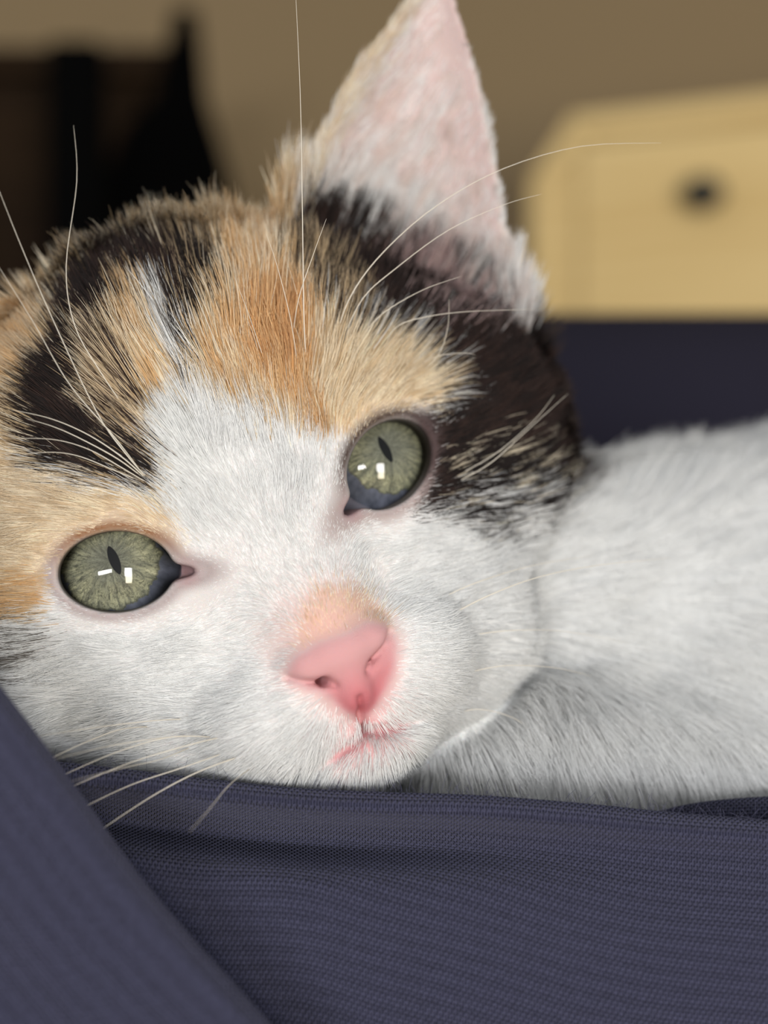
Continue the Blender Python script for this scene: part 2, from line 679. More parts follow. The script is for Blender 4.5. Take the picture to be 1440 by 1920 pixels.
def smooth(a, n, k=0.6):
    for _ in range(n):
        acc = np.bincount(E2[:, 0], a[E2[:, 1]], len(V)) + np.bincount(E2[:, 1], a[E2[:, 0]], len(V))
        a = np.where(_cnt > 0, (1 - k) * a + k * acc / np.maximum(_cnt, 1), a)
    return a


V = np.stack([smooth(V[:, k], 2, 0.5) for k in range(3)], 1)
for _ in range(3):                                # settle the vertices on the exact surface
    d = sdf(V.astype(f32)).astype(float)
    g = np.stack([(sdf((V + e).astype(f32)) - sdf((V - e).astype(f32))) for e in np.eye(3) * 0.06], 1) / 0.12
    gl = (g * g).sum(1, keepdims=True)
    V -= np.clip(d[:, None], -0.4, 0.4) * 0.8 * g / np.maximum(gl, 0.25)
VN = g / np.maximum(np.linalg.norm(g, axis=1, keepdims=True), 1e-6)

# ------------------------------------------------------------------ coat: colour, lie and length of the fur
WHITE, CREAM, PALE = lin(239, 240, 240), lin(214, 192, 158), lin(240, 226, 200)
ORANGE, DEEP, TAN = lin(220, 182, 128), lin(213, 163, 100), lin(200, 173, 131)
BLACK, BROWN, GREY = lin(40, 34, 33), lin(62, 48, 44), lin(112, 106, 100)
# (polygon in photo pixels, base colour, strand colour, share of strands, edge jitter in px)
COAT = [
    # cream over the eye by the frame's edge, and its outer cheek
    ([(-400, 700), (20, 840), (90, 880), (200, 915), (285, 930), (318, 972), (338, 1010), (350, 1045), (250, 1000), (150, 1010), (105, 1078), (60, 1130), (-10, 1170), (-400, 1150)], CREAM, PALE, .5, 12),
    ([(-400, 1080), (-20, 1085), (50, 1075), (85, 1095), (80, 1135), (40, 1155), (-20, 1170), (-400, 1200)], ORANGE, CREAM, .25, 9),
    ([(-400, 1165), (-10, 1165), (45, 1160), (70, 1200), (50, 1260), (0, 1290), (-400, 1350)], GREY, WHITE, .6, 16),
    # crown of the head
    ([(-400, 760), (-400, 60), (500, 100), (548, 250), (566, 345), (560, 440), (600, 540), (650, 590), (720, 612), (800, 640), (858, 690), (850, 748), (740, 770), (670, 815), (640, 800), (580, 782), (480, 748), (400, 722), (335, 690), (285, 735), (262, 800), (280, 850), (285, 915), (200, 895), (60, 860), (0, 850)], TAN, PALE, .35, 14),
    # far ear and its edge
    ([(-400, 400), (0, 515), (60, 555), (95, 630), (55, 690), (0, 725), (-400, 900)], CREAM, ORANGE, .4, 12),
    # black crown and stripe
    ([(78, 560), (130, 470), (200, 425), (340, 420), (392, 450), (400, 520), (350, 600), (300, 575), (235, 580), (190, 610), (150, 640), (110, 610)], BLACK, BROWN, .4, 16),
    ([(283, 922), (215, 895), (90, 876), (40, 840), (34, 790), (34, 720), (75, 650), (115, 600), (160, 610), (150, 690), (165, 760), (215, 805), (262, 815), (282, 850)], BLACK, BROWN, .3, 12),
    ([(150, 640), (200, 600), (240, 640), (270, 720), (255, 800), (215, 800), (165, 755)], BROWN, CREAM, .5, 14),
    ([(225, 510), (262, 520), (285, 590), (305, 650), (300, 715), (262, 720), (240, 650), (215, 590)], ORANGE, PALE, .35, 12),
    ([(262, 540), (300, 530), (330, 600), (352, 650), (332, 690), (303, 640)], GREY, WHITE, .65, 7),
    ([(318, 540), (352, 575), (372, 640), (356, 688), (335, 650)], BLACK, WHITE, .25, 7),
    # orange brow patch
    ([(372, 600), (395, 500), (430, 420), (470, 370), (545, 355), (560, 430), (590, 530), (600, 620), (600, 700), (590, 770), (480, 745), (400, 715), (362, 660)], ORANGE, PALE, .45, 14),
    ([(450, 580), (500, 520), (570, 530), (585, 620), (578, 690), (610, 770), (640, 800), (600, 795), (545, 720), (500, 690), (462, 650)], DEEP, ORANGE, .45, 12),
    ([(330, 440), (400, 430), (415, 480), (395, 560), (345, 590)], BLACK, TAN, .3, 14),
    # cream fan over the other eye
    ([(610, 600), (690, 600), (760, 615), (830, 650), (868, 700), (862, 745), (780, 765), (705, 785), (660, 830), (640, 800), (600, 740), (602, 660)], lin(224, 202, 166), PALE, .6, 12),
    # black at the root of the ear and behind the eye
    ([(540, 440), (556, 365), (610, 345), (680, 385), (760, 430), (835, 505), (870, 560), (935, 570), (985, 575), (1080, 560), (1150, 680), (1165, 800), (1125, 890), (1068, 925), (1000, 965), (935, 1000), (885, 960), (770, 956), (785, 925), (795, 880), (795, 820), (770, 780), (860, 752), (868, 700), (830, 650), (740, 605), (650, 585), (575, 525)], BLACK, BROWN, .5, 13),
    ([(538, 440), (600, 425), (650, 500), (700, 575), (650, 590), (590, 550), (556, 500)], BLACK, TAN, .55, 13),
    ([(850, 850), (950, 810), (1060, 840), (1090, 905), (1020, 960), (940, 1000), (885, 965), (855, 925)], BLACK, PALE, .15, 14),
    ([(862, 930), (950, 915), (1070, 905), (1060, 960), (960, 1010), (900, 985)], BLACK, WHITE, .55, 18),
    ([(556, 1215), (560, 1150), (600, 1095), (680, 1098), (725, 1150), (745, 1190), (690, 1165), (640, 1190), (590, 1207)], lin(226, 200, 172), PALE, .5, 12),
    # ear: pink-white inside, cream rim
    ([(545, 380), (590, 275), (680, 90), (750, 0), (800, -90), (880, -90), (905, 130), (940, 330), (950, 430), (1000, 530), (1010, 600), (930, 560), (860, 540), (770, 430), (690, 380), (610, 340), (570, 350)], lin(228, 214, 208), WHITE, .5, 8),
    ([(720, 425), (830, 445), (960, 545), (940, 600), (860, 600), (780, 525)], lin(190, 162, 160), BLACK, .45, 16),
    ([(520, 400), (560, 320), (660, 95), (740, -10), (800, -110), (812, -80), (768, 20), (700, 115), (640, 230), (606, 300), (570, 345), (556, 372)], CREAM, PALE, .5, 14),
]
NOSE = [(530, 1272), (548, 1232), (590, 1205), (640, 1188), (690, 1162), (728, 1172), (748, 1205), (742, 1262), (716, 1312), (690, 1345), (660, 1345), (628, 1325), (600, 1300), (560, 1290)]
EARIN = [(604, 345), (640, 255), (712, 120), (770, 35), (812, -60), (870, -60), (892, 140), (926, 335), (936, 440), (975, 540), (925, 545), (860, 520), (770, 420), (690, 375)]


def inpoly(x, y, poly):
    p = np.asarray(poly, float)
    c = np.zeros(x.shape, bool)
    for i in range(len(p)):
        (x0, y0), (x1, y1) = p[i - 1], p[i]
        k = (y0 > y) != (y1 > y)
        c ^= k & (x < (x1 - x0) * (y - y0) / ((y1 - y0) if y1 != y0 else 1e-9) + x0)
    return c


# px, py, direction (image x, y down), length mm, lift degrees
FL = np.array([
    (640, 1150, -.25, -1, .9, 22), (590, 1150, -.5, -.9, .9, 22), (690, 1140, .3, -1, .9, 22), (620, 1080, -.25, -1, 1.1, 18), (560, 1090, -.7, -.75, 1.1, 16), (680, 1070, .25, -1, 1.2, 16),
    (560, 1000, -.35, -1, 1.5, 14), (480, 1020, -.6, -.9, 1.6, 14), (480, 900, -.38, -1, 2.6, 9), (420, 980, -.55, -.9, 2.2, 9), (560, 880, -.25, -1, 2.5, 9), (400, 770, -.4, -1, 4.6, 12), (500, 790, -.28, -1, 4.4, 12), (310, 790, -.6, -.85, 4.6, 16),
    (600, 790, -.12, -1, 4.4, 17), (640, 860, -.05, -1, 2.0, 12), (625, 940, -.15, -1, 1.6, 10), (652, 800, .2, -1, 2.8, 15), (700, 740, .55, -.85, 4.5, 18), (780, 720, .85, -.5, 4.8, 18), (850, 745, 1, -.15, 4.6, 18), (800, 770, 1, -.2, 2.4, 12), (720, 775, .7, -.7, 2.4, 12),
    (560, 660, -.1, -1, 8.4, 19), (480, 640, -.2, -1, 8.4, 19), (400, 660, -.35, -1, 8.0, 19), (330, 660, -.5, -1, 8.4, 19), (640, 660, .15, -1, 8.4, 19), (720, 640, .45, -.9, 8.0, 19), (800, 660, .7, -.7, 8.0, 19), (560, 540, -.05, -1, 9.0, 21), (640, 560, .15, -1, 8.4, 21),
    (250, 720, -.65, -.85, 8.2, 20), (250, 830, -.8, -.65, 6.0, 18), (180, 800, -.85, -.6, 7.0, 18), (150, 870, -1, -.3, 5.2, 16), (80, 930, -1, -.12, 5.0, 14), (200, 945, -1, -.22, 3.6, 13), (300, 965, -.8, -.5, 2.4, 12), (220, 968, -1, -.12, 1.8, 8), (60, 1010, -1, .02, 4.2, 13), (100, 1040, -1, .1, 2.6, 10), (340, 1020, -.7, -.7, 1.5, 8),
    (60, 1120, -1, .05, 4.0, 13), (60, 1240, -1, .08, 4.6, 14), (200, 1230, -1, .02, 3.6, 12), (200, 1180, -1, .05, 1.9, 9), (320, 1150, -.95, .18, 1.6, 9), (400, 1110, -.7, .45, 1.2, 10), (440, 1170, -.95, .25, 1.5, 12), (350, 1220, -1, .1, 2.6, 12), (300, 1330, -1, .12, 4.0, 14), (150, 1330, -1, .12, 5.0, 16), (450, 1340, -.95, .3, 2.8, 15), (520, 1300, -.95, .3, 1.6, 16),
    (540, 1400, -.75, .65, 2.8, 18), (600, 1440, -.45, .9, 3.0, 20), (640, 1400, -.3, .95, 1.5, 18), (690, 1450, .02, 1, 2.8, 20), (750, 1420, .35, .95, 2.2, 18), (800, 1450, .55, .85, 3.4, 20), (860, 1420, .75, .65, 3.8, 20), (780, 1370, .9, .45, 2.2, 16), (900, 1330, 1, .25, 3.8, 17), (850, 1250, 1, .03, 3.0, 15), (780, 1270, 1, .08, 1.7, 15), (770, 1200, 1, -.08, 1.6, 14), (850, 1150, 1, -.15, 3.2, 14),
    (760, 1130, .95, -.25, 2.2, 13), (740, 1060, .95, -.2, 2.2, 12), (720, 1000, 1, -.02, 1.8, 10), (820, 1060, 1, -.25, 3.4, 14), (800, 990, 1, -.05, 2.4, 11), (880, 1010, .98, -.25, 4.2, 15), (950, 960, .92, -.4, 7.0, 17), (950, 860, .88, -.47, 7.0, 16), (890, 860, .95, -.3, 4.2, 12), (890, 920, 1, -.2, 5.2, 13), (1000, 760, .85, -.55, 7.0, 18), (900, 720, .8, -.55, 4.4, 15), (1000, 670, .7, -.7, 5.2, 16), (1060, 900, .92, -.45, 7.0, 20), (1080, 800, .9, -.5, 6.5, 18), (930, 1200, 1, -.03, 5.5, 18), (950, 1400, .85, .5, 6.0, 22), (960, 1060, 1, -.25, 6.0, 18), (510, 1210, -1, .05, 1.2, 14), (470, 1250, -1, .15, 1.8, 14),
    (200, 580, -.5, -1, 7.0, 22), (300, 450, -.28, -1, 10, 32), (420, 420, -.12, -1, 10.5, 32), (520, 410, .0, -1, 9, 30), (160, 500, -.4, -1, 9.5, 30), (120, 600, -.7, -.8, 6.5, 20), (20, 620, -.8, -.6, 5.5, 18), (40, 760, -.9, -.35, 6, 18), (300, 570, -.4, -1, 7.5, 22), (420, 550, -.2, -1, 7.2, 22), (-150, 700, -.9, -.3, 6, 18), (-150, 1100, -1, .05, 6, 16),
    (590, 440, .08, -1, 5.5, 24), (640, 420, .3, -1, 7.0, 26), (720, 460, .4, -.95, 7.5, 26), (800, 550, .5, -.85, 7.5, 26), (880, 620, .5, -.85, 7.0, 26), (970, 620, .4, -.9, 5.0, 22),
    (700, 320, .62, -.8, 5.5, 13), (800, 200, .6, -.8, 4.0, 10), (640, 270, .55, -.85, 3.5, 12), (850, 400, .45, -.9, 5.0, 13), (950, 530, .2, -1, 5.0, 25), (780, 60, .6, -.8, 3.0, 10), (600, 300, .4, -.9, 3.0, 30), (900, 300, .4, -.9, 2.0, 14), (700, 80, .6, -.8, 2.4, 22), (935, 330, .2, -1, .9, 12), (945, 430, .2, -1, 1.0, 14), (905, 150, .2, -1, .8, 12), (865, 20, .1, -1, .8, 12), (880, 80, .2, -1, .8, 12), (850, -60, .1, -1, .8, 12),
], float)
BF = np.array([
    (1080, 960, .75, -.65, 8, 16), (1200, 850, .5, -.85, 10, 38), (1400, 800, .25, -1, 11, 40), (1300, 820, .35, -1, 10, 40), (1150, 1060, .85, -.3, 8, 14), (1000, 1150, .8, .1, 8, 36), (1200, 1200, .75, .4, 8, 12), (1400, 1000, .9, -.1, 8, 12), (1400, 1250, .8, .5, 8, 12),
    (1050, 1350, .25, .95, 9, 26), (1000, 1450, .05, 1, 8, 30), (1150, 1450, .25, 1, 9, 12), (1300, 1430, .4, .9, 9, 12), (1440, 1420, .6, .8, 9, 12), (1700, 1000, 1, .2, 8, 10), (850, 1430, .2, .9, 7, 42), (900, 1390, .2, .9, 8, 44), (970, 1320, .3, .8, 8, 44), (1010, 1230, .6, .6, 8, 40)], float)


def idw(seeds, uv, p=3.2):
    out = np.zeros((len(uv), 4))
    for a in range(0, len(uv), 40000):
        q = uv[a:a + 40000]
        d2 = ((q[:, None] - seeds[None, :, :2]) ** 2).sum(-1) + 30.0
        w = d2 ** (-p / 2)
        dirs = seeds[:, 2:4] / np.linalg.norm(seeds[:, 2:4], axis=1, keepdims=True)
        out[a:a + 40000] = (w @ np.concatenate([dirs, seeds[:, 4:6]], 1)) / w.sum(1, keepdims=True)
    return out


def coat(uv, body, jitter=True):
    """base colour and strand colour at photo positions uv"""
    n = len(uv)
    c = np.tile(np.array(WHITE), (n, 1))
    al = np.tile(np.array(WHITE), (n, 1))
    sh = np.zeros(n)
    for poly, b, a, share, jit in COAT:
        q = uv + (rng.normal(0, jit * 1.35, uv.shape) if jitter else 0)
        m = inpoly(q[:, 0], q[:, 1], poly) & ~body
        c[m] = b
        al[m] = a
        sh[m] = share
    return c, al, sh


VUV = cam2px(V)
db = sdf_body(V.astype(f32))
dhd = sdf_head(c2h(V).astype(f32))
VB = db < dhd + 0.5                              # vertices that belong to the body behind the head

# skin colour
SKW, SKD = np.array(lin(212, 192, 188)), np.array(lin(92, 72, 70))
cb, ca, sh = coat(VUV, VB, False)
dark = (cb.mean(1) < 0.08)[:, None]
skin = np.where(dark, cb * 0.6 + SKD * 0.2, cb * 0.62 + SKW * 0.30)
skin[VB] = np.array(WHITE) * 0.85
ein = inpoly(VUV[:, 0], VUV[:, 1], EARIN) & ~VB
skin = np.stack([smooth(skin[:, k], 8) for k in range(3)], 1)
skin[ein] = lin(204, 182, 180)
Hh = c2h(V)
NM = (inpoly(VUV[:, 0], VUV[:, 1], NOSE) & ~VB & (V[:, 1] < 156))
mx = np.abs(Hh[:, 0])
# nose leather: soft pink, redder towards the lip
t = np.clip((-Hh[:, 2] - 15.5) / 4.5, 0, 1)[:, None]
npx = np.array(lin(214, 162, 164)) * (1 - t) + np.array(lin(204, 116, 124)) * t
NMS = smooth(NM.astype(float), 10)
skin = skin * (1 - NMS[:, None]) + npx * NMS[:, None]
xz_ = np.stack([mx, Hh[:, 2]], 1).astype(f32)
frontv = (Hh[:, 1] < -4) & ~VB
lip = np.where(frontv, np.minimum(seg2(xz_, PHIL), seg2(xz_, MOUTH[:3])), 9.0)
fl = np.clip(1 - lip / 1.2, 0, 1)[:, None] * 0.6
h2 = np.clip(1.15 - np.sqrt(((Hh - [0, -9.5, -24.0]) ** 2).sum(1)) / 7.0, 0, 1)[:, None] * (1 - NMS[:, None]) * 0.9
skin = skin * (1 - h2) + np.array(lin(222, 170, 172)) * h2
skin = skin * (1 - fl) + np.array(lin(206, 112, 120)) * fl
halo = np.clip(1 - np.sqrt(((Hh - [0, -9.5, -13.5]) ** 2).sum(1)) / 9.0, 0, 1)[:, None] * (~NM)[:, None] * 0.9
skin = skin * (1 - halo) + np.array(lin(224, 176, 170)) * halo
lidd = {}
for s in (-1, 1):
    od, w = open_dist(Hh.astype(f32), s)
    fr = (w > 0.5) & ~VB
    c_, a_, ex, ey = EYES[s]
    qx, qy = (Hh - c_) @ ex, (Hh - c_) @ ey
    m1 = np.clip(1 - np.abs(od - 0.6) / (1.0 if s < 0 else 1.5), 0, 1) * fr
    th_ = np.arctan2(qy / 4.0, qx / 5.8)
    top_ = np.clip(np.sin(th_) * 1.4 - 0.2, 0, 1)[:, None]
    latw = np.clip(np.cos(th_) * 1.4 + 0.1, 0, 1)[:, None]
    if s < 0:
        c1 = np.array(lin(174, 160, 160)) * (1 - top_) + np.array(lin(140, 96, 62)) * top_
    else:
        c1 = np.array(lin(176, 160, 158)) * (1 - latw) + np.array(lin(78, 62, 62)) * latw
        c1 = c1 * (1 - top_) + np.array(lin(62, 42, 32)) * top_
    skin = skin * (1 - m1[:, None]) + c1 * m1[:, None]
    m2 = np.clip((0.16 - od) / 0.2, 0, 1) * fr
    skin = skin * (1 - m2[:, None]) + np.array(lin(30, 22, 20)) * m2[:, None]
    lidd[s] = np.where(fr, od, 99.0)
    # inner corner is wet and mauve-pink, not dark
    m3 = np.clip(1.2 - np.sqrt(((qx + 6.9) / 1.7) ** 2 + ((qy + 0.4) / 1.4) ** 2), 0, 1) * fr
    skin = skin * (1 - m3[:, None]) + np.array(lin(176, 142, 144)) * m3[:, None]

M_skin = mat('kitten_skin', (0.8, 0.6, 0.6), 0.5, 0.3)
pb = M_skin.node_tree.nodes['Principled BSDF']
_a = nd(M_skin, 'ShaderNodeAttribute', attribute_name='col')
lk(M_skin, _a.outputs['Color'], pb.inputs['Base Color'])
pb.inputs['Subsurface Weight'].default_value = 0.25
pb.inputs['Subsurface Radius'].default_value = (0.0012, 0.0005, 0.0003)
pb.inputs['Subsurface Scale'].default_value = 0.35
_n = nd(M_skin, 'ShaderNodeTexNoise')
_n.inputs['Scale'].default_value = 2600
_n.inputs['Detail'].default_value = 4
_b = nd(M_skin, 'ShaderNodeBump')
_b.inputs['Strength'].default_value = 0.55
_b.inputs['Distance'].default_value = 0.0003
lk(M_skin, _n.outputs['Fac'], _b.inputs['Height'])
lk(M_skin, _b.outputs[0], pb.inputs['Normal'])

KT = mesh_obj('kitten', wpos(V), Q, M_skin)
ca_ = KT.data.attributes.new('col', 'FLOAT_COLOR', 'POINT')
ca_.data.foreach_set('color', np.concatenate([skin, np.ones((len(skin), 1))], 1).astype(f32).ravel())
tag(KT, 'calico kitten with green eyes and pink nose resting its head on the navy blanket', 'kitten')

# ------------------------------------------------------------------ fur
M_fur = bpy.data.materials.new('kitten_fur')
M_fur.use_nodes = True
nt = M_fur.node_tree
pb = nt.nodes['Principled BSDF']
pb.inputs['Roughness'].default_value = 0.55
pb.inputs['Specular IOR Level'].default_value = 0.25
_a = nd(M_fur, 'ShaderNodeAttribute', attribute_name='col')
lk(M_fur, _a.outputs['Color'], pb.inputs['Base Color'])
_t = nd(M_fur, 'ShaderNodeBsdfTranslucent')
lk(M_fur, _a.outputs['Color'], _t.inputs['Color'])
_m = nd(M_fur, 'ShaderNodeMixShader')
_m.inputs[0].default_value = 0.38
lk(M_fur, pb.outputs[0], _m.inputs[1])
lk(M_fur, _t.outputs[0], _m.inputs[2])
lk(M_fur, _m.outputs[0], nt.nodes['Material Output'].inputs['Surface'])

T = np.concatenate([Q[:, [0, 1, 2]], Q[:, [0, 2, 3]]])
TA = 0.5 * np.linalg.norm(np.cross(V[T[:, 1]] - V[T[:, 0]], V[T[:, 2]] - V[T[:, 0]]), axis=1)
vis = -np.einsum('ij,ij->i', VN, V / np.linalg.norm(V, axis=1, keepdims=True))     # >0 towards the camera
VR = sdf_body(V.astype(f32)) * 0 + 1.0
vd = np.where(VB, 18.0, 40.0)                     # strands per mm2
vd = vd * np.where(vis > -0.25, 1.0, 0.15)
vd *= np.clip(1 - 1.25 * NMS, 0, 1) ** 1.5
vd[ein] *= 0.16
out = (VUV[:, 0] < -80) | (VUV[:, 0] > 1560) | (VUV[:, 1] > 1650) | (VUV[:, 1] < -140)
vd[out] *= 0.2
lo = np.minimum(lidd[-1], lidd[1])
vd *= np.clip((lo - 0.25) / 0.6, 0, 1)
inside = np.zeros(len(V), bool)
for s in (-1, 1):
    inside |= np.linalg.norm(Hh - EYES[s][0], axis=1) < RE + 0.3
vd[inside] = 0
vd *= np.clip(lip / 0.6, 0, 1) * (1 - 0.45 * h2[:, 0])
nh = np.sqrt(((Hh - [0, -9.5, -13.5]) ** 2).sum(1))
vd *= np.clip((nh - 3.5) / 3.0, 0.35, 1)
tw = TA * vd[T].mean(1)
NH = int(tw.sum())
cs = np.cumsum(tw)
ti = np.searchsorted(cs, rng.uniform(0, cs[-1], NH))
ti = np.clip(ti, 0, len(T) - 1)
b1, b2 = rng.uniform(0, 1, NH), rng.uniform(0, 1, NH)
fl_ = b1 + b2 > 1
b1[fl_], b2[fl_] = 1 - b1[fl_], 1 - b2[fl_]
bc = np.stack([1 - b1 - b2, b1, b2], 1)
bary = lambda A: np.einsum('ij,ij...->i...', bc, A[T[ti]].astype(float))
R0 = bary(V)
N0 = bary(VN)
N0 /= np.linalg.norm(N0, axis=1, keepdims=True) + 1e-9
hb = bary(VB.astype(float)) > 0.5
hin = bary(ein.astype(float)) > 0.5
hl = bary(np.minimum(lo, 30.0))
uv = cam2px(R0)
fl1 = idw(FL, uv)
fl2 = idw(BF, uv)
flow = np.where(hb[:, None], fl2, fl1)


def wave(P, k, seed):
    r = np.random.default_rng(seed)
    o = np.zeros(len(P))
    for _ in range(5):
        q = r.normal(0, 1, 3)
        q *= k * r.uniform(.6, 1.5) / np.linalg.norm(q)
        o += np.sin(P @ q + r.uniform(0, 6.28))
    return o / 2.2


ang = 0.13 * wave(R0, 0.9, 1) + 0.10 * wave(R0, 2.4, 2) + rng.normal(0, 0.10, NH)
ang *= np.where(hb, 1.1, 1.0)
dx = flow[:, 0] * np.cos(ang) - flow[:, 1] * np.sin(ang)
dy = flow[:, 0] * np.sin(ang) + flow[:, 1] * np.cos(ang)
v3 = np.stack([dx, np.zeros(NH), -dy], 1)
v3 /= np.linalg.norm(v3, axis=1, keepdims=True) + 1e-9
view = R0 / np.linalg.norm(R0, axis=1, keepdims=True)
nv = np.einsum('ij,ij->i', view, N0)
nvc = np.where(np.abs(nv) < 0.45, np.where(nv < 0, -0.45, 0.45), nv)
tg = v3 - view * (np.einsum('ij,ij->i', v3, N0) / nvc)[:, None]
tg -= N0 * np.einsum('ij,ij->i', tg, N0)[:, None]
tg /= np.linalg.norm(tg, axis=1, keepdims=True) + 1e-9
length = flow[:, 2] * rng.uniform(0.62, 1.15, NH) * (1 + 0.15 * wave(R0, 1.5, 3))
length *= np.where(hb, 1.0, np.clip(0.30 + (hl - 0.6) / 4.0, 0.30, 1.0))
length = np.clip(length, 0.35, 14)
lift = np.radians(np.clip(flow[:, 3] * 0.9 + 3.5 * wave(R0, 1.2, 4) + rng.normal(0, 4, NH), 4, 60))
K = 6
ss = np.linspace(0, 1, K)
P = np.empty((NH, K, 3))
P[:, 0] = R0 - N0 * 0.08
bend = rng.normal(0, 0.07, (NH, 3))
for k in range(1, K):
    th = lift * (1.25 - 0.95 * (k / (K - 1)))
    d = tg * np.cos(th)[:, None] + N0 * np.sin(th)[:, None] + bend * ss[k]
    d /= np.linalg.norm(d, axis=1, keepdims=True)
    P[:, k] = P[:, k - 1] + d * (length / (K - 1))[:, None]
# clumping: tips gather towards a guide strand nearby
ng = NH // 14
gi = rng.choice(NH, ng, replace=False)
kd = KDTree(ng)
for a, g_ in enumerate(gi):
    kd.insert(R0[g_], a)
kd.balance()
near_g = np.fromiter((gi[kd.find(p)[1]] for p in R0), np.int64, NH)
off = P[near_g] - P
okc = (np.linalg.norm(off[:, 0], axis=1) < 1.6) & (np.abs(length - length[near_g]) < 3)
amt = (np.clip((flow[:, 2] - 2.0) / 6, 0.06, 0.62) * rng.uniform(0.4, 1, NH) * okc * np.where(hb, 0.45, 1))[:, None, None]
P += off * amt * (ss ** 1.4)[None, :, None]

cb, al, sh = coat(cam2px(P[:, 3]), hb)           # the colour one sees is that of the outer half of the strand
ru = rng.uniform(0, 1, NH)
ru = np.where(rng.uniform(0, 1, NH) < 0.72, ru[near_g], ru)          # whole locks share a colour
alt = ru < sh
bc_ = np.where(alt[:, None], al, cb)
bc_ = bc_ * (1 + rng.normal(0, 0.10, (NH, 1)))
cols = np.empty((NH, K, 4))
tipc = np.where((bc_.mean(1) < 0.06)[:, None], bc_ * 1.25, bc_ * 0.86 + 0.14 * np.array(WHITE))
for k in range(K):
    cols[:, k, :3] = bc_ * (1 - ss[k]) + tipc * ss[k]
cols[..., 3] = 1
cols = np.clip(cols, 0.003, 0.95)
rbase = np.where(hb, 0.040, np.clip(0.019 + 0.0024 * length, 0.020, 0.040)) * np.where(vis[T[ti, 0]] > -0.25, 1, 2.0) * rng.uniform(0.75, 1.25, NH)
rbase = np.where(hin, 0.028, rbase)
prof = np.array([0.9, 1.0, 0.95, 0.8, 0.55, 0.12])
fur = curves_obj('fur', wpos(P.reshape(-1, 3)), np.full(NH, K), (rbase[:, None] * prof[None] * 0.001).ravel(), cols.reshape(-1, 4), M_fur, KT)
fur['kind'] = 'stuff'
print('strands', NH, 'verts', len(V), 'quads', len(Q))
# ------------------------------------------------------------------ eyes
def ray_sphere(px, C, r):
    d = np.array([(px[0] - 720) / F, 1, (960 - px[1]) / F])
    d /= np.linalg.norm(d)
    b = d @ C
    return d * (b - math.sqrt(b * b - C @ C + r * r))


M_sclera = mat('eye_white', lin(120, 118, 128), 0.35, 0.4)
M_pupil = mat('eye_pupil', lin(6, 8, 10), 0.5, 0.1)
M_cornea = bpy.data.materials.new('eye_cornea')
M_cornea.use_nodes = True
nt = M_cornea.node_tree
nt.nodes.remove(nt.nodes['Principled BSDF'])
_tr = nd(M_cornea, 'ShaderNodeBsdfTransparent')
_gl = nd(M_cornea, 'ShaderNodeBsdfGlossy')
_gl.inputs['Roughness'].default_value = 0.03
_fr = nd(M_cornea, 'ShaderNodeFresnel')
_fr.inputs['IOR'].default_value = 1.45
_mx = nd(M_cornea, 'ShaderNodeMixShader')
lk(M_cornea, _fr.outputs[0], _mx.inputs[0])
lk(M_cornea, _tr.outputs[0], _mx.inputs[1])
lk(M_cornea, _gl.outputs[0], _mx.inputs[2])
lk(M_cornea, _mx.outputs[0], nt.nodes['Material Output'].inputs['Surface'])


